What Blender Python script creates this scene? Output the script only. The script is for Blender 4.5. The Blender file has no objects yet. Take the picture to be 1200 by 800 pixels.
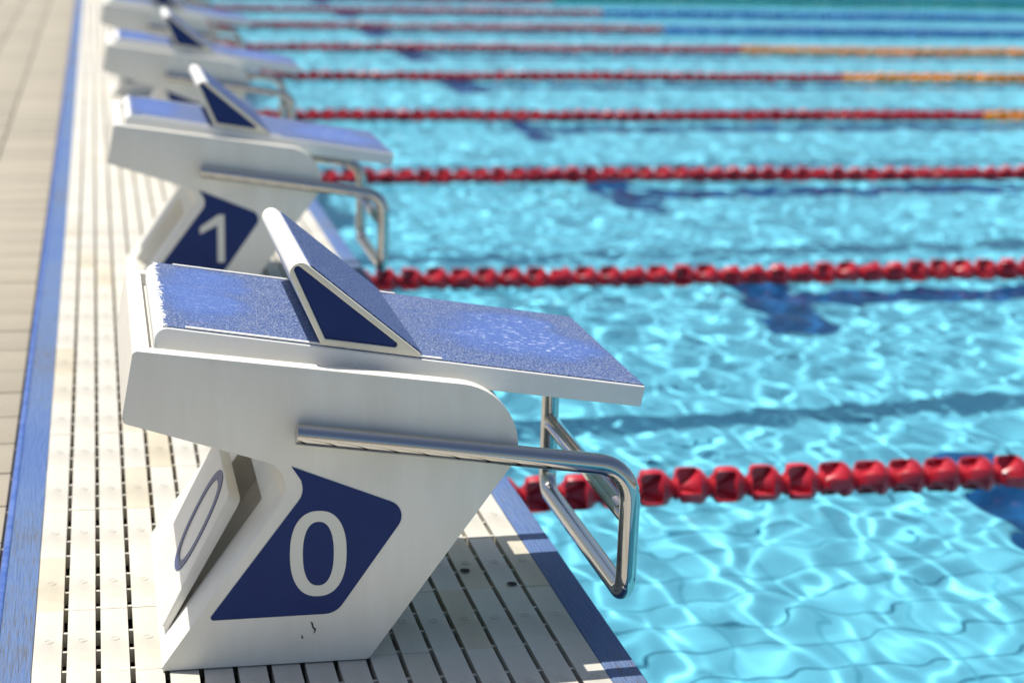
import bpy, bmesh, math, random
import numpy as np
from mathutils import Vector, Matrix
random.seed(7)
rng = np.random.default_rng(7)
R = math.radians
S = bpy.context.scene
C = S.collection

# ------------------------------------------------------------------ camera
cam_d = bpy.data.cameras.new('camera')
cam = bpy.data.objects.new('camera', cam_d)
C.objects.link(cam)
right = Vector((0.97729208, -0.21031895, 0.0258094))
down = Vector((-0.02457883, -0.23349606, -0.97204705))
fwd = Vector((0.21046631, 0.94933952, -0.23336325))
EYE = Vector((-0.757840498, -2.58774473, 1.11396521))
M = Matrix((right, -down, -fwd)).transposed().to_4x4()
M.translation = EYE
cam.matrix_world = M
cam_d.sensor_width = 36
cam_d.lens = 66.5346
cam_d.clip_start = 0.05
cam_d.clip_end = 500
cam_d.dof.use_dof = True
cam_d.dof.focus_distance = 2.82
cam_d.dof.aperture_fstop = 3.5
cam_d.dof.aperture_blades = 0
S.camera = cam

# ------------------------------------------------------------------ light
SUN_DIR = Vector((0.28, -0.285, -1.0)).normalized()      # the way the light travels
elev = math.asin(-SUN_DIR.z)
to_sun = -SUN_DIR
world = bpy.data.worlds.new('World')
S.world = world
world.use_nodes = True
wn = world.node_tree
bg = wn.nodes['Background']
sky = wn.nodes.new('ShaderNodeTexSky')
sky.sky_type = 'NISHITA'
sky.sun_disc = False
sky.sun_elevation = elev
sky.sun_rotation = math.atan2(to_sun.x, to_sun.y)
sky.air_density = 0.9
sky.dust_density = 2.0
wn.links.new(sky.outputs[0], bg.inputs[0])
bg.inputs[1].default_value = 0.082
sun_d = bpy.data.lights.new('sun', 'SUN')
sun_d.energy = 4.3
sun_d.angle = R(0.5)
sun_d.color = (1.0, 0.95, 0.86)
sun = bpy.data.objects.new('sun', sun_d)
C.objects.link(sun)
sun.rotation_euler = SUN_DIR.to_track_quat('-Z', 'Y').to_euler()
sun.location = (-3, 3, 12)
sun_d.cycles.is_caustics_light = True                   # real refracted sun patterns on the pool floor
S.view_settings.view_transform = 'Standard'
S.view_settings.look = 'None'
S.view_settings.gamma = 1
S.view_settings.use_curve_mapping = False
S.view_settings.exposure = 0.56

WZ = -0.326                                              # water level (deck top is z = 0)
FLOOR_Z = WZ - 1.5
PX, PY0, PY1 = 25.0, -1.4, 24.3                          # pool extents


# ------------------------------------------------------------------ materials
def mat(name, col, rough=0.5, metal=0.0, noise=None, bump=None, spec=0.5, coat=0.0):
    """noise = (scale, dark colour, amount, (sx,sy,sz)); bump = (scale, strength, distance, (sx,sy,sz))"""
    m = bpy.data.materials.new(name)
    m.use_nodes = True
    nt = m.node_tree
    b = nt.nodes['Principled BSDF']
    b.inputs['Base Color'].default_value = (*col, 1)
    b.inputs['Roughness'].default_value = rough
    b.inputs['Metallic'].default_value = metal
    b.inputs['Specular IOR Level'].default_value = spec
    b.inputs['Coat Weight'].default_value = coat
    tc = nt.nodes.new('ShaderNodeTexCoord')
    if noise:
        sc, col2, amt, st = noise
        mp = nt.nodes.new('ShaderNodeMapping')
        mp.inputs['Scale'].default_value = st
        nt.links.new(tc.outputs['Object'], mp.inputs[0])
        n = nt.nodes.new('ShaderNodeTexNoise')
        n.inputs['Scale'].default_value = sc
        n.inputs['Detail'].default_value = 6
        n.inputs['Roughness'].default_value = 0.65
        nt.links.new(mp.outputs[0], n.inputs['Vector'])
        r = nt.nodes.new('ShaderNodeValToRGB')
        r.color_ramp.elements[0].position = 0.38
        r.color_ramp.elements[1].position = 0.68
        r.color_ramp.elements[0].color = (*col, 1)
        r.color_ramp.elements[1].color = tuple(a * (1 - amt) + c * amt for a, c in zip(col, col2)) + (1,)
        nt.links.new(n.outputs['Fac'], r.inputs[0])
        nt.links.new(r.outputs[0], b.inputs['Base Color'])
    if bump:
        sc, stg, dist, st = bump
        mp = nt.nodes.new('ShaderNodeMapping')
        mp.inputs['Scale'].default_value = st
        nt.links.new(tc.outputs['Object'], mp.inputs[0])
        n = nt.nodes.new('ShaderNodeTexNoise')
        n.inputs['Scale'].default_value = sc
        n.inputs['Detail'].default_value = 4
        nt.links.new(mp.outputs[0], n.inputs['Vector'])
        bp = nt.nodes.new('ShaderNodeBump')
        bp.inputs['Strength'].default_value = stg
        bp.inputs['Distance'].default_value = dist
        nt.links.new(n.outputs['Fac'], bp.inputs['Height'])
        nt.links.new(bp.outputs[0], b.inputs['Normal'])
    return m


def random_tint(m, amount, warm=None):
    """each object with this material gets its own slight shade"""
    nt = m.node_tree
    b = nt.nodes['Principled BSDF']
    oi = nt.nodes.new('ShaderNodeObjectInfo')
    mix = nt.nodes.new('ShaderNodeMix')
    mix.data_type = 'RGBA'
    mix.blend_type = 'MULTIPLY'
    mix.inputs[0].default_value = 1
    rp = nt.nodes.new('ShaderNodeValToRGB')
    rp.color_ramp.elements[0].color = (1 - amount, 1 - amount, 1 - amount, 1) if warm is None else (*warm, 1)
    rp.color_ramp.elements[0].position = 0.0
    rp.color_ramp.elements[1].color = (1, 1, 1, 1)
    rp.color_ramp.elements[1].position = 1.0 if warm is None else 0.16
    nt.links.new(oi.outputs['Random'], rp.inputs[0])
    src = b.inputs['Base Color'].links
    if src:
        nt.links.new(src[0].from_socket, mix.inputs['A'])
    else:
        mix.inputs['A'].default_value = b.inputs['Base Color'].default_value
    nt.links.new(rp.outputs[0], mix.inputs['B'])
    nt.links.new(mix.outputs['Result'], b.inputs['Base Color'])


MT = {}
MT['shell'] = mat('white_moulded_plastic', (0.79, 0.77, 0.70), 0.33,
                  noise=(9, (0.54, 0.50, 0.40), 0.28, (1.6, 1.6, 0.35)), bump=(60, 0.03, 0.01, (1, 1, 1)))
MT['cream'] = mat('cream_plastic', (0.74, 0.70, 0.58), 0.4, noise=(20, (0.6, 0.54, 0.38), 0.4, (1, 1, 1)))
MT['white'] = mat('clean_white_plastic', (0.76, 0.76, 0.74), 0.4, noise=(30, (0.6, 0.58, 0.5), 0.2, (1, 1, 1)))
MT['navy'] = mat('navy_vinyl', (0.007, 0.026, 0.13), 0.4, spec=0.2, noise=(14, (0.010, 0.032, 0.145), 0.7, (1, 1, 1)))
MT['numeral'] = mat('pale_numeral_vinyl', (0.70, 0.69, 0.62), 0.4)
MT['numeral_blue'] = mat('blue_numeral_vinyl', (0.03, 0.05, 0.17), 0.4)
MT['chrome'] = mat('polished_steel', (0.50, 0.49, 0.47), 0.035, 1.0)
MT['dirt'] = mat('scuff_mark', (0.06, 0.055, 0.05), 0.8)
MT['slat'] = mat('grating_plastic', (0.56, 0.54, 0.475), 0.5,
                 noise=(9, (0.42, 0.385, 0.31), 0.6, (1, 0.8, 1)), bump=(220, 0.25, 0.003, (1, 1, 1)))
def stud_dirt(m):
    nt = m.node_tree
    N, L = nt.nodes, nt.links
    b = N['Principled BSDF']
    tc = N.new('ShaderNodeTexCoord')
    mp = N.new('ShaderNodeMapping')
    mp.inputs['Scale'].default_value = (24, 8, 0)
    L.new(tc.outputs['Object'], mp.inputs[0])
    ln = N.new('ShaderNodeVectorMath')
    ln.operation = 'LENGTH'
    L.new(mp.outputs[0], ln.inputs[0])
    n = N.new('ShaderNodeTexNoise')
    n.inputs['Scale'].default_value = 14
    n.inputs['Detail'].default_value = 3
    L.new(tc.outputs['Object'], n.inputs['Vector'])
    su = N.new('ShaderNodeMath')
    su.operation = 'SUBTRACT'
    su.inputs[0].default_value = 0.95
    L.new(ln.outputs['Value'], su.inputs[1])
    mu = N.new('ShaderNodeMath')
    mu.operation = 'MULTIPLY'
    mu.use_clamp = True
    L.new(su.outputs[0], mu.inputs[0])
    L.new(n.outputs['Fac'], mu.inputs[1])
    mx = N.new('ShaderNodeMix')
    mx.data_type = 'RGBA'
    L.new(mu.outputs[0], mx.inputs[0])
    L.new(b.inputs['Base Color'].links[0].from_socket, mx.inputs['A'])
    mx.inputs['B'].default_value = (0.34, 0.33, 0.30, 1)
    L.new(mx.outputs['Result'], b.inputs['Base Color'])


stud_dirt(MT['slat'])
random_tint(MT['slat'], 0.1, warm=(0.92, 0.86, 0.73))
MT['tile'] = mat('beige_deck_tile', (0.34, 0.30, 0.225), 0.55,
                 noise=(5, (0.27, 0.235, 0.17), 0.6, (1, 1, 1)), bump=(160, 0.2, 0.004, (1, 1, 1)))
random_tint(MT['tile'], 0.16)
MT['joint'] = mat('deck_joint', (0.24, 0.22, 0.19), 0.9)
MT['gutter'] = mat('gutter_painted_shade', (0.02, 0.02, 0.02), 0.9)  # near-black colour stands in for the channel's shade in the gaps
MT['concrete'] = mat('bare_concrete', (0.35, 0.34, 0.31), 0.9)
MT['hole'] = mat('painted_hole_black', (0.01, 0.01, 0.01), 0.9)  # colour stands in for the shade inside a hole


def blue_strip_material():
    m = mat('ribbed_blue_edge', (0.10, 0.20, 0.52), 0.55, bump=(30, 0.55, 0.01, (9, 0.35, 1)))
    nt = m.node_tree
    b = nt.nodes['Principled BSDF']
    tc = nt.nodes.new('ShaderNodeTexCoord')
    mp = nt.nodes.new('ShaderNodeMapping')
    mp.inputs['Scale'].default_value = (34, 0.7, 1)
    nt.links.new(tc.outputs['Object'], mp.inputs[0])
    n = nt.nodes.new('ShaderNodeTexNoise')
    n.inputs['Scale'].default_value = 22
    n.inputs['Detail'].default_value = 5
    nt.links.new(mp.outputs[0], n.inputs['Vector'])
    n2 = nt.nodes.new('ShaderNodeTexNoise')
    n2.inputs['Scale'].default_value = 1.3
    n2.inputs['Detail'].default_value = 6
    nt.links.new(tc.outputs['Object'], n2.inputs['Vector'])
    mul = nt.nodes.new('ShaderNodeMath')
    mul.operation = 'MULTIPLY'
    nt.links.new(n.outputs['Fac'], mul.inputs[0])
    nt.links.new(n2.outputs['Fac'], mul.inputs[1])
    r = nt.nodes.new('ShaderNodeValToRGB')
    r.color_ramp.elements[0].position = 0.18
    r.color_ramp.elements[0].color = (0.055, 0.115, 0.30, 1)
    r.color_ramp.elements[1].position = 0.37
    r.color_ramp.elements[1].color = (0.085, 0.09, 0.11, 1)
    e = r.color_ramp.elements.new(0.28)
    e.color = (0.085, 0.15, 0.30, 1)
    nt.links.new(mul.outputs[0], r.inputs[0])
    nt.links.new(r.outputs[0], b.inputs['Base Color'])
    return m


MT['blue_edge'] = blue_strip_material()
MT['blue_lip'] = mat('smooth_blue_lip', (0.03, 0.085, 0.31), 0.4, noise=(20, (0.2, 0.3, 0.6), 0.4, (1, 1, 1)))


def grit_material(name, rear_wear=False, centre=None):
    """dark blue anti-slip grit: pale speckles, and bare bright blue patches where feet wear it"""
    m = bpy.data.materials.new(name)
    m.use_nodes = True
    nt = m.node_tree
    N, L = nt.nodes, nt.links
    b = N['Principled BSDF']
    tc = N.new('ShaderNodeTexCoord')

    def noise(scale, detail=3, rough=0.6):
        n = N.new('ShaderNodeTexNoise')
        n.inputs['Scale'].default_value = scale
        n.inputs['Detail'].default_value = detail
        n.inputs['Roughness'].default_value = rough
        L.new(tc.outputs['Object'], n.inputs['Vector'])
        return n

    def ramp(sock, p0, p1, c0=(0, 0, 0, 1), c1=(1, 1, 1, 1)):
        r = N.new('ShaderNodeValToRGB')
        r.color_ramp.elements[0].position = p0
        r.color_ramp.elements[1].position = p1
        r.color_ramp.elements[0].color = c0
        r.color_ramp.elements[1].color = c1
        L.new(sock, r.inputs[0])
        return r

    def mixc(fac, a, bb):
        x = N.new('ShaderNodeMix')
        x.data_type = 'RGBA'
        if hasattr(fac, 'is_linked'):
            L.new(fac, x.inputs[0])
        else:
            x.inputs[0].default_value = fac
        for s, k in ((a, 'A'), (bb, 'B')):
            if hasattr(s, 'is_linked'):
                L.new(s, x.inputs[k])
            else:
                x.inputs[k].default_value = (*s, 1)
        return x.outputs['Result']

    def mth(op, a, bb=None):
        x = N.new('ShaderNodeMath')
        x.operation = op
        for i, s in enumerate((a, bb)):
            if s is None:
                continue
            if hasattr(s, 'is_linked'):
                L.new(s, x.inputs[i])
            else:
                x.inputs[i].default_value = s
        return x.outputs[0]

    fine = noise(370, 2, 0.6)
    mid = noise(120, 3)
    patch = noise(7, 5)
    speck = mth('MULTIPLY', fine.outputs['Fac'], 1.0)
    base = mixc(ramp(speck, 0.46 if rear_wear else 0.51, 0.66 if rear_wear else 0.69).outputs[0], (0.022, 0.052, 0.17), (0.27, 0.32, 0.43))
    base = mixc(ramp(mid.outputs['Fac'], 0.52, 0.70).outputs[0], base, (0.045, 0.095, 0.27))
    sep = N.new('ShaderNodeSeparateXYZ')
    L.new(tc.outputs['Object'], sep.inputs[0])
    # bare blue wear patches: one ellipse per foot position, edges broken by noise
    out = base
    for (cx, cy, rx, ry, flk) in (centre or []):
        dx = mth('DIVIDE', mth('SUBTRACT', sep.outputs['X'], cx), rx)
        dy = mth('DIVIDE', mth('SUBTRACT', sep.outputs['Y'], cy), ry)
        d = mth('ADD', mth('MULTIPLY', dx, dx), mth('MULTIPLY', dy, dy))
        w = mth('SUBTRACT', 1.35, d)
        w = mth('ADD', w, mth('MULTIPLY', mth('SUBTRACT', patch.outputs['Fac'], 0.5), 3.2))
        w = mth('ADD', w, mth('MULTIPLY', mth('SUBTRACT', fine.outputs['Fac'], 0.5), 2.0))
        mask = ramp(w, 0.15, 0.95).outputs[0]
        out = mixc(mth('MULTIPLY', mask, 0.72), out, (0.058, 0.125, 0.38))
        # bright scratched flecks in the middle of the bare patch
        st = N.new('ShaderNodeMapping')
        st.inputs['Scale'].default_value = (0.55, 1.6, 1)
        L.new(tc.outputs['Object'], st.inputs[0])
        fl = N.new('ShaderNodeTexNoise')
        fl.inputs['Scale'].default_value = 130
        fl.inputs['Detail'].default_value = 3
        L.new(st.outputs[0], fl.inputs['Vector'])
        f2 = mth('MULTIPLY', ramp(fl.outputs['Fac'], 0.60, 0.67).outputs[0], ramp(w, 0.55, 1.2).outputs[0])
        out = mixc(mth('MULTIPLY', f2, flk), out, (0.50, 0.57, 0.75))
    if rear_wear:
        e = mth('ADD', sep.outputs['X'], mth('MULTIPLY', mth('SUBTRACT', mid.outputs['Fac'], 0.5), 0.045))
        out = mixc(ramp(mth('ADD', e, 0.66), 0.012, 0.0).outputs[0] if False else mth('LESS_THAN', e, -0.6735), out, (0.72, 0.72, 0.70))
    L.new(out, b.inputs['Base Color'])
    b.inputs['Roughness'].default_value = 0.6
    b.inputs['Specular IOR Level'].default_value = 0.3
    bp = N.new('ShaderNodeBump')
    bp.inputs['Strength'].default_value = 0.55
    bp.inputs['Distance'].default_value = 0.0025
    L.new(fine.outputs['Fac'], bp.inputs['Height'])
    L.new(bp.outputs[0], b.inputs['Normal'])
    return m


MT['grit'] = grit_material('blue_anti_slip_grit', True,
                           [(-0.115, 0.30, 0.135, 0.165, 0.9), (-0.60, 0.31, 0.07, 0.19, 0.25)])
MT['grit_wedge'] = grit_material('blue_wedge_grit')


def float_mat(name, col):
    m = mat(name, col, 0.32, noise=(25, tuple(min(1, c * 1.5 + 0.03) for c in col), 0.5, (1, 1, 1)))
    b = m.node_tree.nodes['Principled BSDF']
    b.inputs['Subsurface Weight'].default_value = 0.15
    b.inputs['Subsurface Scale'].default_value = 0.01
    random_tint(m, 0.2)
    return m


MT['float_red'] = float_mat('red_float_plastic', (0.46, 0.014, 0.03))
MT['float_orange'] = float_mat('orange_float_plastic', (0.85, 0.28, 0.01))
MT['float_blue'] = float_mat('blue_float_plastic', (0.008, 0.10, 0.42))
MT['float_green'] = float_mat('green_float_plastic', (0.006, 0.26, 0.20))
MT['cable'] = mat('steel_cable', (0.4, 0.4, 0.4), 0.4, 1.0)
MT['pool_tile'] = mat('pale_blue_pool_tile', (0.31, 0.65, 0.79), 0.4, noise=(2.0, (0.27, 0.61, 0.76), 0.6, (1, 1, 1)))
random_tint(MT['pool_tile'], 0.1)
MT['pool_grout'] = mat('pool_grout', (0.19, 0.49, 0.62), 0.7)
MT['mark_tile'] = mat('dark_blue_pool_tile', (0.001, 0.07, 0.215), 0.4)


def water_material():
    m = bpy.data.materials.new('clear_pool_water')
    m.use_nodes = True
    nt = m.node_tree
    N, L = nt.nodes, nt.links
    N.remove(N['Principled BSDF'])
    rf = N.new('ShaderNodeBsdfRefraction')
    rf.inputs['Color'].default_value = (0.73, 0.97, 1.0, 1)
    rf.inputs['Roughness'].default_value = 0.0
    rf.inputs['IOR'].default_value = 1.333
    gl = N.new('ShaderNodeBsdfGlossy')
    gl.inputs['Roughness'].default_value = 0.02
    fr = N.new('ShaderNodeFresnel')
    fr.inputs['IOR'].default_value = 1.333
    mu = N.new('ShaderNodeMath')
    mu.operation = 'MULTIPLY'
    mu.inputs[1].default_value = 0.42                         # as through a polarising filter
    L.new(fr.outputs[0], mu.inputs[0])
    mx = N.new('ShaderNodeMixShader')
    L.new(mu.outputs[0], mx.inputs[0])
    L.new(rf.outputs[0], mx.inputs[1])
    L.new(gl.outputs[0], mx.inputs[2])
    L.new(mx.outputs[0], N['Material Output'].inputs['Surface'])
    return m


MT['water'] = water_material()


# ------------------------------------------------------------------ helpers
def link(name, me, m=None, parent=None, smooth=False):
    o = bpy.data.objects.new(name, me)
    C.objects.link(o)
    if m is not None:
        me.materials.clear()
        me.materials.append(m)
    if parent is not None:
        o.parent = parent
    if smooth:
        me.polygons.foreach_set('use_smooth', [True] * len(me.polygons))
    return o


def from_bm(name, bm, m, parent=None, smooth=False):
    me = bpy.data.meshes.new(name)
    bmesh.ops.recalc_face_normals(bm, faces=bm.faces)
    bm.to_mesh(me)
    bm.free()
    return link(name, me, m, parent, smooth)


def tag(o, label=None, cat=None, group=None, kind=None):
    if label:
        o['label'] = label
    if cat:
        o['category'] = cat
    if group:
        o['group'] = group
    if kind:
        o['kind'] = kind
    return o


def fillet(pts, seg=8, closed=True):
    """pts: list of (x, z, r) -> 2-D polyline with rounded corners"""
    out = []
    n = len(pts)
    for i, q in enumerate(pts):
        p = Vector(q[:-1])
        r = q[-1]
        if r <= 0 or (not closed and i in (0, n - 1)):
            out.append(tuple(p))
            continue
        a = Vector(pts[i - 1][:-1]) - p
        c = Vector(pts[(i + 1) % n][:-1]) - p
        la, lc = a.length, c.length
        a.normalize()
        c.normalize()
        ang = a.angle(c)
        t = r / math.tan(ang / 2)
        lim = 0.98 * min(la, lc)
        if t > lim:
            t = lim
            r = t * math.tan(ang / 2)
        ctr = p + (a + c).normalized() * (r / math.sin(ang / 2))
        v0 = p + a * t - ctr
        v1 = p + c * t - ctr
        tot = v0.angle(v1)
        for k in range(seg + 1):
            f = k / seg
            w0 = math.sin((1 - f) * tot) / math.sin(tot)
            w1 = math.sin(f * tot) / math.sin(tot)
            out.append(tuple(ctr + v0 * w0 + v1 * w1))
    return out


def prism(bm, poly, y0, y1):
    """extrude an x-z polygon along y"""
    a = [bm.verts.new((x, y0, z)) for x, z in poly]
    b = [bm.verts.new((x, y1, z)) for x, z in poly]
    n = len(poly)
    bm.faces.new(a)
    bm.faces.new(b[::-1])
    for i in range(n):
        j = (i + 1) % n
        bm.faces.new((a[i], b[i], b[j], a[j]))


def box(bm, x0, x1, y0, y1, z0, z1):
    v = [bm.verts.new(p) for p in ((x0, y0, z0), (x1, y0, z0), (x1, y1, z0), (x0, y1, z0),
                                   (x0, y0, z1), (x1, y0, z1), (x1, y1, z1), (x0, y1, z1))]
    for f in ((3, 2, 1, 0), (4, 5, 6, 7), (0, 1, 5, 4), (1, 2, 6, 5), (2, 3, 7, 6), (3, 0, 4, 7)):
        bm.faces.new([v[i] for i in f])


def tube(bm, path, r, seg=20, cap=True):
    pts = [Vector(p) for p in path]
    n = len(pts)
    rings = []
    t0 = (pts[1] - pts[0]).normalized()
    nrm = t0.orthogonal().normalized()
    for i, p in enumerate(pts):
        t = (pts[min(i + 1, n - 1)] - pts[max(i - 1, 0)]).normalized()
        nrm = (nrm - t * nrm.dot(t)).normalized()
        bi = t.cross(nrm)
        rings.append([bm.verts.new(p + (nrm * math.cos(a) + bi * math.sin(a)) * r)
                      for a in [2 * math.pi * k / seg for k in range(seg)]])
    for i in range(n - 1):
        for k in range(seg):
            l = (k + 1) % seg
            bm.faces.new((rings[i][k], rings[i][l], rings[i + 1][l], rings[i + 1][k]))
    if cap:
        bm.faces.new(rings[0][::-1])
        bm.faces.new(rings[-1])


def modifier_mesh(o, bevel=None, cutters=(), angle=30):
    """apply booleans and a bevel, then replace the mesh by the result"""
    for c in cutters:
        md = o.modifiers.new('cut', 'BOOLEAN')
        md.operation = 'DIFFERENCE'
        md.solver = 'EXACT'
        md.object = c
    if bevel:
        md = o.modifiers.new('bevel', 'BEVEL')
        md.width = bevel
        md.segments = 3
        md.limit_method = 'ANGLE'
        md.angle_limit = R(angle)
        md.harden_normals = False
    dg = bpy.context.evaluated_depsgraph_get()
    me = bpy.data.meshes.new_from_object(o.evaluated_get(dg))
    old = o.data
    o.modifiers.clear()
    o.data = me
    bpy.data.meshes.remove(old)
    for c in cutters:
        cm = c.data
        bpy.data.objects.remove(c)
        bpy.data.meshes.remove(cm)
    smooth_by_angle(me, 32)
    return o


def smooth_by_angle(me, deg):
    me.polygons.foreach_set('use_smooth', [True] * len(me.polygons))
    bm = bmesh.new()
    bm.from_mesh(me)
    for e in bm.edges:
        e.smooth = not (len(e.link_faces) != 2 or e.calc_face_angle(0) > R(deg))
    bm.to_mesh(me)
    bm.free()


def copy_tree(o, parent=None):
    c = o.copy()
    C.objects.link(c)
    c.parent = parent
    for ch in o.children:
        copy_tree(ch, c)
    return c


# ------------------------------------------------------------------ setting: deck, grating, pool
SLAT_X0, SLAT_X1 = -0.8715, -0.0515
NS = 17
GAP = 0.0078
PITCH = (SLAT_X1 - SLAT_X0 + GAP) / NS
MOD = 0.2455
MOD_Y0 = 0.0155

# ground sheet under everything on the deck side (gutter channel left open)
bm = bmesh.new()
box(bm, -30, -0.936, -12, 40, -0.30, -0.012)
box(bm, -30, -0.06, 24.55, 40, -0.30, -0.013)
box(bm, -30, -0.06, -12, -1.46, -0.30, -0.013)
deck = tag(from_bm('deck', bm, MT['joint']), kind='structure')

# deck tiles: long rows along the pool, nearest ones as single parts
TX, TY = 0.222, 0.199
bm = bmesh.new()
box(bm, -TX / 2 + 0.003, TX / 2 - 0.003, -TY / 2 + 0.003, TY / 2 - 0.003, -0.01, 0)
t0 = from_bm('tile', bm, MT['tile'], deck)
modifier_mesh(t0, 0.002)
tile_me = t0.data
bpy.data.objects.remove(t0)
near, rest = [], []
for j in range(-12, 130):
    for i in range(16):
        x = -0.936 - TX * (i + 0.5)
        y = 0.0 + TY * (j + 0.5)
        (near if i < 3 and 2 <= j < 90 else rest).append((x, y))
for x, y in near:
    t = link('tile', tile_me, None, deck)
    t.location = (x, y, random.uniform(-0.001, 0.0005))
bm = bmesh.new()
for x, y in rest:
    box(bm, x - TX / 2 + 0.003, x + TX / 2 - 0.003, y - TY / 2 + 0.003, y + TY / 2 - 0.003, -0.011, -0.0005)
tag(from_bm('outlying_tiles', bm, MT['tile'], deck), kind='stuff')

# inner blue strip with a smooth raised lip on the tile side
bm = bmesh.new()
box(bm, -0.922, -0.8725, -1.46, 24.5, -0.28, 0.001)
st = from_bm('edge_strip', bm, MT['blue_edge'])
tag(st, kind='structure')
bm = bmesh.new()
box(bm, -0.934, -0.9222, -1.46, 24.5, -0.28, 0.004)
lip = from_bm('strip_lip', bm, MT['blue_lip'], st)
modifier_mesh(lip, 0.003)

# pool edge strip and walls
bm = bmesh.new()
box(bm, -0.0505, 0.0, -1.46, 24.5, -0.12, 0.001)
pe = tag(from_bm('pool_coping', bm, MT['blue_edge']), kind='structure')
modifier_mesh(pe, 0.003)

# gutter channel below the grating
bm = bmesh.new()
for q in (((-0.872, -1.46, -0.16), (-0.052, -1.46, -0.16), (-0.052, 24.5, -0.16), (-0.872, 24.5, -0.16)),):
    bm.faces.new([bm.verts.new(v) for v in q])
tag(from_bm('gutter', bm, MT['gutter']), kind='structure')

# grating: modules of one slat each, with three small bridges to the next slat
grating = bpy.data.objects.new('gutter_grating', None)
C.objects.link(grating)
tag(grating, kind='structure')
SW = PITCH - GAP


def slat_bm(bm, x, y, fancy=True, bridges=True):
    y0, y1 = y + 0.0002, y + MOD - 0.0002
    box(bm, x, x + SW, y0, y1, -0.028, 0)
    for f in (0.0195, 0.0925, 0.1655) if bridges else ():
        box(bm, x + SW - 0.001, x + PITCH + 0.001, y + f - 0.0032, y + f + 0.0032, -0.026, -0.0045)
    if fancy:   # embossed round stud in the middle
        cx, cy = x + SW / 2, y + MOD / 2
        for (ra, rb, h) in ((0.0088, 0.0072, 0.0011),):
            lo = [bm.verts.new((cx + ra * math.cos(a), cy + ra * math.sin(a), -0.0002)) for a in np.linspace(0, 2 * math.pi, 15)[:-1]]
            hi = [bm.verts.new((cx + rb * math.cos(a), cy + rb * math.sin(a), h)) for a in np.linspace(0, 2 * math.pi, 15)[:-1]]
            inn = [bm.verts.new((cx + 0.0052 * math.cos(a), cy + 0.0052 * math.sin(a), h)) for a in np.linspace(0, 2 * math.pi, 15)[:-1]]
            cen = [bm.verts.new((cx + 0.0045 * math.cos(a), cy + 0.0045 * math.sin(a), 0.0003)) for a in np.linspace(0, 2 * math.pi, 15)[:-1]]
            for A, B in ((lo, hi), (hi, inn), (inn, cen)):
                for k in range(14):
                    bm.faces.new((A[k], A[(k + 1) % 14], B[(k + 1) % 14], B[k]))
            bm.faces.new(cen)


bm = bmesh.new()
slat_bm(bm, -SW / 2, -MOD / 2)
t0 = from_bm('slat', bm, MT['slat'], grating)
slat_me = t0.data
bpy.data.objects.remove(t0)
bm = bmesh.new()
slat_bm(bm, -SW / 2, -MOD / 2, True, False)
t0 = from_bm('slat', bm, MT['slat'], grating)
slat_edge_me = t0.data
bpy.data.objects.remove(t0)
bm = bmesh.new()
n_single = 0
for j in range(-6, 100):
    for i in range(NS):
        x = SLAT_X0 + i * PITCH
        y = MOD_Y0 + j * MOD
        # the 300 that show: nearest rows, the whole width
        if -2 <= j < 15 and n_single < 289:
            o = link('slat', slat_me if i < NS - 1 else slat_edge_me, None, grating)
            o.location = (x + SW / 2, y + MOD / 2, random.uniform(-0.0006, 0.0006))
            o.rotation_euler = (random.uniform(-.002, .002), random.uniform(-.006, .006), random.uniform(-.002, .002))
            n_single += 1
        else:
            slat_bm(bm, x, y, False, i < NS - 1)
tag(from_bm('distant_slats', bm, MT['slat'], grating), kind='stuff')
# drain / bolt holes on two slats: flat discs, their inner shade painted black
for hx, hy in ((-0.178, 0.344), (-0.113, 0.272)):
    bm = bmesh.new()
    bmesh.ops.create_circle(bm, cap_ends=True, segments=20, radius=0.0085, matrix=Matrix.Translation((hx, hy, 0.0022)))
    from_bm('painted_hole', bm, MT['hole'], grating)

# pool shell
bm = bmesh.new()
def quad(bm, *v):
    bm.faces.new([bm.verts.new(q) for q in v])
quad(bm, (-0.02, PY0 - .05, FLOOR_Z), (PX + .05, PY0 - .05, FLOOR_Z), (PX + .05, PY1 + .05, FLOOR_Z), (-0.02, PY1 + .05, FLOOR_Z))
floor = tag(from_bm('pool_floor', bm, MT['pool_grout']), kind='structure')
floor.cycles.is_caustics_receiver = True
bm = bmesh.new()
box(bm, -0.05, -0.004, PY0, PY1, FLOOR_Z - .1, -0.121)
box(bm, PX, PX + .3, PY0, PY1, FLOOR_Z - .1, 0.02)
box(bm, -0.05, PX + .3, PY1, PY1 + .2, FLOOR_Z - .1, 0.0)
box(bm, -0.05, PX + .3, PY0 - .2, PY0, FLOOR_Z - .1, -0.004)
walls = tag(from_bm('pool_wall', bm, MT['pool_tile']), kind='structure')
walls.cycles.is_caustics_receiver = True
bm = bmesh.new()
box(bm, PX + .301, PX + 30, -12, 45, -.3, 0.0)
box(bm, -0.055, PX + .3, PY1 + .201, 45, -.3, -0.006)
box(bm, -0.055, PX + .3, -12, PY0 - .201, -.3, -0.006)
tag(from_bm('surrounding_deck', bm, MT['tile']), kind='structure')

# floor tiles
FX, FY = 0.30, 0.15
bm = bmesh.new()
box(bm, -FX / 2 + .004, FX / 2 - .004, -FY / 2 + .004, FY / 2 - .004, -0.001, 0.004)
t0 = from_bm('floor_tile', bm, MT['pool_tile'], floor)
ft_me = t0.data
bpy.data.objects.remove(t0)
lane_c = [0.29 + 2.5 * k for k in range(10)]


def is_mark(x, y):
    for c in lane_c:
        if abs(y - c) < 0.125 and 2.05 < x < PX - 2:
            return True
        if abs(y - c) < 0.5 and 2.05 < x < 2.31:
            return True
    return False


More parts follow.
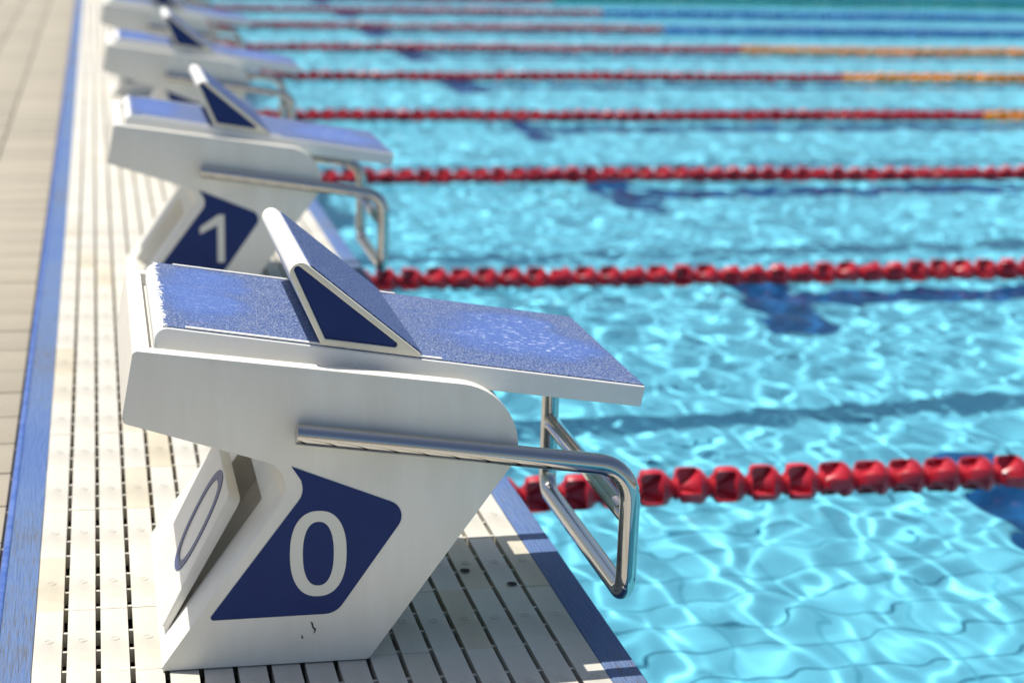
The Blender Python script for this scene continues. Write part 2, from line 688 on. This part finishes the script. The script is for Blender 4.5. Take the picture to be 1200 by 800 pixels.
cand = [(FX * (i + .5), PY0 + FY * (j + .5)) for i in range(14) for j in range(60)]
cand.sort(key=lambda q: (q[0] - 1.5) ** 2 * 1.3 + (q[1] - 2.4) ** 2)
single = set(cand[:300])
bm = bmesh.new()
for (x, y) in cand:
    if (x, y) in single:
        o = link('floor_tile', ft_me, None, floor)
        o.location = (x, y, FLOOR_Z + 0.002)
        o.cycles.is_caustics_receiver = True
    else:
        box(bm, x - FX / 2 + .004, x + FX / 2 - .004, y - FY / 2 + .004, y + FY / 2 - .004, FLOOR_Z + .001, FLOOR_Z + .006)
for i in range(84):
    for j in range(171):
        if i < 14 and j < 60:
            continue
        x, y = FX * (i + .5), PY0 + FY * (j + .5)
        if x > PX or y > PY1:
            continue
        a, b_, c, d = x - FX / 2 + .004, x + FX / 2 - .004, y - FY / 2 + .004, y + FY / 2 - .004
        quad(bm, (a, c, FLOOR_Z + .006), (b_, c, FLOOR_Z + .006), (b_, d, FLOOR_Z + .006), (a, d, FLOOR_Z + .006))
o = tag(from_bm('outlying_floor_tiles', bm, MT['pool_tile'], floor), kind='stuff')
o.cycles.is_caustics_receiver = True
# lane markings laid into the floor: a T two metres from the wall and a long line
for c in lane_c:
    bm = bmesh.new()
    z = FLOOR_Z + 0.011
    quad(bm, (2.05, c - .5, z), (2.31, c - .5, z), (2.31, c + .5, z), (2.05, c + .5, z))
    quad(bm, (2.31, c - .125, z), (PX - 2, c - .125, z), (PX - 2, c + .125, z), (2.31, c + .125, z))
    o = tag(from_bm('lane_marking', bm, MT['mark_tile']), kind='structure')
    o.cycles.is_caustics_receiver = True


# water surface: a rippled sheet, finest near the camera
def axis(a, b, fine_to, d0, d1, grow):
    v = [a]
    d = d0
    while v[-1] < b:
        if v[-1] > fine_to:
            d = min(d * grow, d1)
        v.append(v[-1] + d)
    v[-1] = b
    return np.array(v)


xs = axis(-0.003, PX + 0.05, 3.0, 0.0125, 0.05, 1.008)
ys = axis(PY0 - 0.02, PY1 + 0.02, 6.0, 0.0125, 0.05, 1.008)
X, Y = np.meshgrid(xs, ys)
Z = np.zeros_like(X)
WAVES = 44
for k in range(WAVES):
    lam = 0.075 * (0.34 / 0.075) ** (k / (WAVES - 1))        # 0.075 .. 0.34 m
    th = rng.normal(R(8), R(40))                            # main travel direction
    ph = rng.uniform(0, 2 * math.pi)
    kk = 2 * math.pi / lam
    amp = 0.000088 * (lam / 0.12) ** 1.45
    Z += amp * np.sin(kk * (X * math.cos(th) + Y * math.sin(th)) + ph)
Z *= 0.90 + 0.70 * np.clip((Y - 2.2) / 3.0, 0, 1) * np.clip(1.0 - (Y - 14) / 20, 0.5, 1)   # calmer near the wall corner
Z += WZ
ny, nx = X.shape
co = np.stack([X, Y, Z], -1).reshape(-1, 3).astype(np.float32)
idx = np.arange(nx * ny).reshape(ny, nx)
f = np.stack([idx[:-1, :-1], idx[:-1, 1:], idx[1:, 1:], idx[1:, :-1]], -1).reshape(-1, 4)
me = bpy.data.meshes.new('water')
me.vertices.add(len(co))
me.vertices.foreach_set('co', co.ravel())
me.loops.add(f.size)
me.loops.foreach_set('vertex_index', f.ravel().astype(np.int32))
me.polygons.add(len(f))
me.polygons.foreach_set('loop_start', np.arange(0, f.size, 4, dtype=np.int32))
me.polygons.foreach_set('use_smooth', np.ones(len(f), dtype=bool))
me.update(calc_edges=True)
water = tag(link('water', me, MT['water']), kind='structure')
water.cycles.is_caustics_caster = True


# ------------------------------------------------------------------ starting blocks
W = 0.58
def T(x):
    return 0.395 - 0.1517 * x


def number_mesh(text, w, h, depth):
    """numeral as a thin solid, fitted to w x h, centred, in the local x-y plane"""
    cu = bpy.data.curves.new('numeral', 'FONT')
    cu.body = text
    cu.extrude = 0.5
    cu.resolution_u = 8
    o = bpy.data.objects.new('numeral', cu)
    C.objects.link(o)
    dg = bpy.context.evaluated_depsgraph_get()
    dg.update()
    me = bpy.data.meshes.new_from_object(o.evaluated_get(dg))
    bpy.data.objects.remove(o)
    bpy.data.curves.remove(cu)
    v = np.array([q.co[:] for q in me.vertices])
    lo, hi = v.min(0), v.max(0)
    s = h / (hi[1] - lo[1])
    wid = (hi[0] - lo[0]) * s
    sx = w / wid if text == '0' else 1.0
    v = v - (lo + hi) / 2
    v[:, 0] *= s * sx
    v[:, 1] *= s
    v[:, 2] = np.sign(v[:, 2]) * depth / 2
    me.vertices.foreach_set('co', v.astype(np.float32).ravel())
    me.update()
    return me


def ring_zero(w, h, t, depth):
    """a drawn 0: superellipse ring"""
    bm = bmesh.new()
    n = 64
    def pt(a, rx, ry, e=2.35):
        c, s = math.cos(a), math.sin(a)
        return (math.copysign(abs(c) ** (2 / e), c) * rx, math.copysign(abs(s) ** (2 / e), s) * ry)
    R_ = []
    for zz in (-depth / 2, depth / 2):
        for (rx, ry) in ((w / 2, h / 2), (w / 2 - t, h / 2 - t * 0.88)):
            R_.append([bm.verts.new((*pt(2 * math.pi * k / n, rx, ry), zz)) for k in range(n)])
    for A, B in ((R_[2], R_[3]), (R_[0], R_[1]), (R_[0], R_[2]), (R_[1], R_[3])):
        for k in range(n):
            bm.faces.new((A[k], A[(k + 1) % n], B[(k + 1) % n], B[k]))
    bmesh.ops.recalc_face_normals(bm, faces=bm.faces)
    me = bpy.data.meshes.new('numeral')
    bm.to_mesh(me)
    bm.free()
    return me


def digit_one(h, depth):
    w = h * 0.145
    bm = bmesh.new()
    pts = [(0.02 - w / 2, -h / 2), (0.02 + w / 2, -h / 2), (0.02 + w / 2, h / 2), (0.02 - w * 0.38, h / 2), (-0.036, h * 0.24), (-0.036, h * 0.10), (0.02 - w / 2, h * 0.285)]
    lo = [bm.verts.new((x, y, -depth / 2)) for x, y in pts]
    hi = [bm.verts.new((x, y, depth / 2)) for x, y in pts]
    bm.faces.new(lo[::-1])
    bm.faces.new(hi)
    for i in range(len(pts)):
        j = (i + 1) % len(pts)
        bm.faces.new((lo[i], lo[j], hi[j], hi[i]))
    me = bpy.data.meshes.new('numeral')
    bm.to_mesh(me)
    bm.free()
    return me


def side_frame(x, z, y):
    """local x-y plane -> plane facing -y"""
    return Matrix(((1, 0, 0, x), (0, 0, -1, y), (0, 1, 0, z), (0, 0, 0, 1)))


REAR_O = Vector((-0.692, 0, 0))
REAR_T = Vector((0.170, 0, 0.2405)).normalized()             # up the rear face
REAR_N = Vector((-REAR_T.z, 0, REAR_T.x))                    # out of the rear face


def make_body(root):
    prof = fillet([(-0.720, 0.478, 0.007), (-0.160, 0.404, 0.098), (-0.172, 0.302, 0.02), (-0.388, 0.002, 0.006),
                   (-0.692, 0.002, 0.004), (-0.484, 0.2935, 0.042), (-0.738, 0.375, 0.010)], 12)
    bm = bmesh.new()
    prism(bm, prof, 0, W)
    body = from_bm('body', bm, MT['shell'], root)
    # cutter: well for the platform between the two side walls
    bm = bmesh.new()
    low = lambda x: T(x) - 0.045
    prism(bm, [(-0.697, low(-0.697)), (0.2, low(0.2)), (0.2, 0.8), (-0.697, 0.8)], 0.030, W - 0.030)
    c1 = from_bm('cut', bm, MT['shell'])
    # cutter: shallow recess in the rear face
    def rp(s, n):
        p = REAR_O + REAR_T * s + REAR_N * n
        return (p.x, p.z)
    bm = bmesh.new()
    prism(bm, fillet([(*rp(0.05, 0.05), 0), (*rp(0.05, -0.045), 0.012), (*rp(0.272, -0.05), 0.03), (*rp(0.272, 0.05), 0)], 6), 0.104, 0.40)
    c2 = from_bm('cut', bm, MT['shell'])
    modifier_mesh(body, 0.006, (c1, c2), 28)
    body.data.materials.clear()
    body.data.materials.append(MT['shell'])
    return body


def make_block():
    root = bpy.data.objects.new('starting_block', None)
    C.objects.link(root)
    make_body(root)
    # platform
    bm = bmesh.new()
    prism(bm, fillet([(-0.688, T(-0.688), 0.017), (0.036, T(0.036), 0.003), (0.030, T(0.030) - 0.033, 0.003), (-0.690, T(-0.690) - 0.040, 0.006)], 8), 0.055, 0.525)
    pl = from_bm('platform', bm, MT['white'], root)
    modifier_mesh(pl, 0.003)
    # grip sheet on the platform
    bm = bmesh.new()
    g = 0.0016
    prism(bm, [(-0.677, T(-0.677) + 0.0002), (-0.677, T(-0.677) + g), (0.0335, T(0.0335) + g), (0.0335, T(0.0335) + 0.0002)], 0.0585, 0.5215)
    from_bm('grip_sheet', bm, MT['grit'], root)
    # white slot strips along both sides
    for (ya, yb) in ((0.0588, 0.0665), (0.5135, 0.5212)):
        bm = bmesh.new()
        prism(bm, [(-0.645, T(-0.645) + 0.0005), (-0.645, T(-0.645) + 0.0035), (-0.275, T(-0.275) + 0.0035), (-0.275, T(-0.275) + 0.0005)], ya, yb)
        from_bm('slot_strip', bm, MT['white'], root)
    # wedge (kick plate)
    root_w = None
    outer = [(-0.4535, T(-0.4535) + 0.0038, 0.002), (-0.523, 0.625, 0.0155), (-0.3026, T(-0.3026) + 0.0038, 0.002)]
    op = fillet(outer, 10)
    bm = bmesh.new()
    prism(bm, op, 0.0605, 0.5195)
    wd = from_bm('track_wedge', bm, MT['white'], root)
    modifier_mesh(wd, 0.0015)
    # inner outline = inset of the outer triangle
    def inset(tri, d):
        P = [Vector(q[:2]) for q in tri]
        cen = sum(P, Vector((0, 0))) / 3
        L = []
        for i in range(3):
            a, b_ = P[i], P[(i + 1) % 3]
            n = Vector(((b_ - a).y, -(b_ - a).x)).normalized()
            if n.dot(cen - a) < 0:
                n = -n
            L.append((a + n * d, (b_ - a)))
        out = []
        for i in range(3):
            (a, u), (b_, v) = L[i - 1], L[i]
            den = u.x * v.y - u.y * v.x
            t = ((b_ - a).x * v.y - (b_ - a).y * v.x) / den
            out.append(a + u * t)
        return out
    ins = inset(outer, 0.0085)
    ip = fillet([(*ins[0], 0.002), (*ins[1], 0.0055), (*ins[2], 0.0042)], 10)
    for (ya, yb, yp0, yp1) in ((0.0535, 0.0603, 0.0568, 0.0602), (0.5197, 0.5265, 0.5198, 0.5232)):
        # ring between the two outlines (same vertex count)
        bm = bmesh.new()
        o0 = [bm.verts.new((x, ya, z)) for x, z in op]
        o1 = [bm.verts.new((x, yb, z)) for x, z in op]
        i0 = [bm.verts.new((x, ya, z)) for x, z in ip]
        i1 = [bm.verts.new((x, yb, z)) for x, z in ip]
        n = len(op)
        for A, B in ((o0, i0), (o1, i1), (o0, o1), (i0, i1)):
            for k in range(n):
                l = (k + 1) % n
                bm.faces.new((A[k], A[l], B[l], B[k]))
        rim = from_bm('rim', bm, MT['cream'], wd)
        modifier_mesh(rim, 0.0012)
        bm = bmesh.new()
        bi = inset(outer, 0.0055)
        big = fillet([(*bi[0], 0.002), (*bi[1], 0.0088), (*bi[2], 0.004)], 8)
        prism(bm, big, yp0, yp1)
        from_bm('side_panel', bm, MT['navy'], wd)
    # grip on the sloping face
    a, b_ = Vector((-0.523, 0.625)), Vector((-0.3026, T(-0.3026) + 0.0038))
    u = (b_ - a).normalized()
    n = Vector((-u.y, u.x))
    if n.y < 0:
        n = -n
    p0, p1 = a + u * 0.071, b_ - u * 0.004
    bm = bmesh.new()
    prism(bm, [tuple(p0 + n * 0.0003), tuple(p0 + n * 0.0022), tuple(p1 + n * 0.0022), tuple(p1 + n * 0.0003)], 0.063, 0.517)
    from_bm('wedge_grip', bm, MT['grit_wedge'], wd)
    # blue number label on the near side
    lp = fillet([(-0.5015, 0.3025, 0.0), (-0.4875, 0.281, 0.012), (-0.4835, 0.2615, 0.03), (-0.622, 0.0755, 0.004), (-0.437, 0.0765, 0.032), (-0.329, 0.2325, 0.024)][::-1], 10)
    bm = bmesh.new()
    prism(bm, lp, -0.0011, -0.0001)
    lab = from_bm('number_label', bm, MT['navy'], root)
    # handrail: one bent tube, rail - drop - low bar - rise - rail
    r = 0.0154
    yn, yf = -0.0170, W + 0.010
    path = [(-0.496, yn, 0.3555, 0), (-0.002, yn, 0.287, 0.058), (-0.004, yn, 0.086, 0.036), (0.016, yf - 0.01, 0.060, 0.036), (0.018, yf - 0.01, 0.287, 0.058), (-0.49, yf, 0.3555, 0)]
    bm = bmesh.new()
    tube(bm, fillet(path, 10, closed=False), r, 24)
    rail = from_bm('handrail', bm, MT['chrome'], root, True)
    smooth_by_angle(rail.data, 40)
    bm = bmesh.new()
    tube(bm, [(-0.003, yn + 0.01, 0.208), (0.017, yf - 0.02, 0.188)], 0.0145, 20)
    from_bm('crossbar', bm, MT['chrome'], rail, True)
    # two fixing studs hidden behind the rail hold it to the side
    for x in (-0.44, -0.25):
        z = 0.3555 - (x + 0.496) * 0.1387
        bm = bmesh.new()
        tube(bm, [(x, -0.010, z), (x, 0.001, z)], 0.008, 10)
        from_bm('fixing_stud', bm, MT['chrome'], rail, True)
    return root


def add_number(root, k):
    lab = [c for c in root.children if c.name.split('.')[0] == 'number_label'][0]
    me = ring_zero(0.082, 0.130, 0.0185, 0.0009) if k == 0 else digit_one(0.130, 0.0009) if k == 1 else number_mesh(str(k), 0.08, 0.130, 0.0009)
    o = link('numeral', me, MT['numeral'], lab)
    o.matrix_local = side_frame(-0.463, 0.170, -0.0016)


def add_rear_plate(root):
    """removable plate on the rear face, hinged at its foot, leaning off the body"""
    tilt = math.atan2(0.024, 0.222)
    Tt = (REAR_T * math.cos(tilt) + REAR_N * math.sin(tilt))
    Nn = Vector((-Tt.z, 0, Tt.x))
    O = REAR_O + REAR_T * 0.030 + REAR_N * 0.001
    # local: x across (towards -y so that it reads upright), y up the plate, z outwards
    Mx = Matrix((Vector((0, -1, 0)), Tt, Nn)).transposed().to_4x4()
    Mx.translation = O + Vector((0, 0.247, 0))
    bm = bmesh.new()
    pts = fillet([(-0.15, 0.0, 0.004), (0.15, 0.0, 0.004), (0.15, 0.226, 0.014), (-0.15, 0.226, 0.014)], 6)
    lo = [bm.verts.new((x, y, 0)) for x, y in pts]
    hi = [bm.verts.new((x, y, 0.011 + 0.010 * y / 0.226)) for x, y in pts]
    n = len(pts)
    bm.faces.new(lo[::-1])
    bm.faces.new(hi)
    for i in range(n):
        j = (i + 1) % n
        bm.faces.new((lo[i], lo[j], hi[j], hi[i]))
    o = from_bm('number_plate', bm, MT['shell'], root)
    modifier_mesh(o, 0.0025)
    o.matrix_local = Mx
    me = ring_zero(0.138, 0.166, 0.018, 0.0009)
    q = link('numeral', me, MT['numeral_blue'], o)
    tl = math.atan2(0.010, 0.226)
    q.matrix_local = Matrix.Translation((0.035, 0.140, 0.011 + 0.010 * 0.140 / 0.226 + 0.0008)) @ Matrix.Rotation(tl, 4, 'X')


looks = ['nearest white starting block with blue top and 0 on its side label',
         'white starting block with 1 on its side label, second from the camera',
         'third starting block from the camera, blurred, directly behind the one marked 1',
         'fourth starting block from the camera, strongly blurred near the top edge',
         'fifth starting block from the camera, partly hidden behind the fourth at the top edge',
         'sixth starting block from the camera, a sliver of its foot showing at the top edge',
         'seventh and farthest starting block, barely showing behind the sixth']
proto = make_block()
blocks = [proto] + [copy_tree(proto) for _ in range(6)]
for k, b in enumerate(blocks):
    b.location = (0, 2.5 * k, 0)
    tag(b, looks[k], 'starting block', 'starting blocks along the pool edge')
    add_number(b, k)
add_rear_plate(blocks[0])
# small dark scuffs low on the near side of the first block
for pts in (((-0.474, 0.066), (-0.4705, 0.063), (-0.4695, 0.057), (-0.466, 0.054), (-0.4665, 0.050), (-0.470, 0.046), (-0.4685, 0.0515), (-0.4715, 0.056), (-0.473, 0.062)),
            ((-0.4865, 0.046), (-0.4845, 0.041), (-0.4865, 0.039), (-0.4875, 0.042))):
    bm = bmesh.new()
    prism(bm, list(pts), -0.0006, 0.0006)
    from_bm('scuff_mark', bm, MT['dirt'], blocks[0])


# ------------------------------------------------------------------ lane ropes
FP = 0.0945


def float_bm(detail=True):
    """hollow drum with side windows on a hub, tapering to a neck (axis along x)"""
    bm = bmesh.new()
    seg = 24 if detail else 8
    prof = [(0.000, 0.020), (0.003, 0.030), (0.007, 0.046), (0.012, 0.0505), (0.040, 0.0515), (0.054, 0.050), (0.066, 0.046), (0.076, 0.036), (0.085, 0.025), (FP, 0.021)]
    if not detail:
        prof = [(0.004, 0.018), (0.010, 0.047), (0.056, 0.048), (0.080, 0.020), (FP, 0.018)]
    rings = [[bm.verts.new((x, r * math.cos(2 * math.pi * k / seg), r * math.sin(2 * math.pi * k / seg))) for k in range(seg)] for x, r in prof]
    for i in range(len(prof) - 1):
        for k in range(seg):
            if detail and i in (1, 2, 3, 4) and (k % 8) in (0, 1, 2, 3, 4, 5):
                continue                                     # the three windows
            l = (k + 1) % seg
            bm.faces.new((rings[i][k], rings[i][l], rings[i + 1][l], rings[i + 1][k]))
    if detail:
        bmesh.ops.recalc_face_normals(bm, faces=bm.faces)
        bmesh.ops.solidify(bm, geom=bm.faces[:], thickness=0.003)
        tube(bm, [(0.001, 0, 0), (FP - 0.001, 0, 0)], 0.0125, 10, True)
        cone = [[bm.verts.new((x, r * math.cos(2 * math.pi * k / 18), r * math.sin(2 * math.pi * k / 18))) for k in range(18)] for x, r in ((0.016, 0.013), (0.034, 0.022), (0.050, 0.036), (0.057, 0.0475))]
        for A, B in zip(cone, cone[1:]):
            for k in range(18):
                bm.faces.new((A[k], A[(k + 1) % 18], B[(k + 1) % 18], B[k]))
        for w in range(3):                                   # inner vanes behind the ribs
            a = 2 * math.pi * (w * 8 + 7) / 24
            c, s = math.cos(a), math.sin(a)
            v = [bm.verts.new((x, r * c - d * s, r * s + d * c)) for d in (-.0012, .0012) for x, r in ((.008, .012), (.058, .012), (.058, .046), (.012, .046))]
            for q in ((3, 2, 1, 0), (4, 5, 6, 7), (0, 1, 5, 4), (1, 2, 6, 5), (2, 3, 7, 6), (3, 0, 4, 7)):
                bm.faces.new([v[i] for i in q])
    return bm


def float_mesh(name, m):
    o = from_bm(name, float_bm(True), m)
    me = o.data
    smooth_by_angle(me, 40)
    bpy.data.objects.remove(o)
    return me


fm = {c: float_mesh('float', MT['float_' + c]) for c in ('red', 'orange', 'blue', 'green')}
lo_bm = float_bm(False)
lo_bm.verts.ensure_lookup_table()
lo_v = np.array([v.co[:] for v in lo_bm.verts])
lo_f = [[v.index for v in f.verts] for f in lo_bm.faces] if (lo_bm.verts.index_update() or True) else []
lo_bm.free()
second = ['green', 'blue', 'blue', 'orange', 'orange', 'orange', 'blue', 'blue', 'green']
xvis = [1.51, 2.78, 4.05, 5.32, 6.59, 7.86, 9.13, 10.4, 11.67]
ord_ = ['nearest', 'second', 'third', 'fourth', 'fifth', 'sixth', 'seventh', 'eighth', 'ninth and farthest']
extra = ['all red, passing behind the block marked 0',
         'all red, just beyond the block marked 0',
         'thin and all red, beside the block marked 1',
         'turning orange only at the right edge',
         'lower of the two half red and half orange',
         'upper of the two half red and half orange',
         'lower of the two turning from red to blue',
         'upper of the two turning from red to blue',
         'red turning green along the top edge']
for k in range(9):
    y = 1.612 + 2.5 * k
    root = bpy.data.objects.new('lane_rope', None)
    C.objects.link(root)
    root.location = (0.02, y, WZ)
    tag(root, '%s lane rope, %s' % (ord_[k], extra[k]), 'lane rope', 'lane ropes across the pool')
    bm = bmesh.new()
    tube(bm, [(-0.02, 0, 0.033), (PX - 0.05, 0, 0.031)], 0.004, 6)
    from_bm('cable', bm, MT['cable'], root, True)
    n = int((PX - 0.15) / FP)
    rot = random.uniform(0, 6)
    vv, ff = {'red': [], second[k]: []}, {'red': [], second[k]: []}
    for i in range(n):
        x = i * FP
        if random.random() < 0.42:
            rot = random.uniform(0, 2 * math.pi / 3)
        rr = rot + random.gauss(0, 0.22)
        z = 0.024 + 0.004 * math.sin(x * 2.1 + k * 2) + random.uniform(-.0015, .0015)
        dy = 0.012 * math.sin(x * 0.8 + k) + random.uniform(-.001, .001)
        col = 'red' if x < 4.93 else second[k]
        if x < xvis[k] + 0.5:
            o = link('float', fm[col], None, root)
            o.location = (x, dy, z)
            o.rotation_euler = (rr, random.gauss(0, .012), random.gauss(0, .012))
        else:
            off = sum(len(a) for a in vv[col])
            vv[col].append(lo_v + np.array([x, dy, z]))
            ff[col] += [[q + off for q in f] for f in lo_f]
    for col in vv:
        if vv[col]:
            me = bpy.data.meshes.new('distant_floats')
            me.from_pydata(np.concatenate(vv[col]).tolist(), [], ff[col])
            me.update()
            tag(link('distant_floats', me, MT['float_' + col], root), kind='stuff')
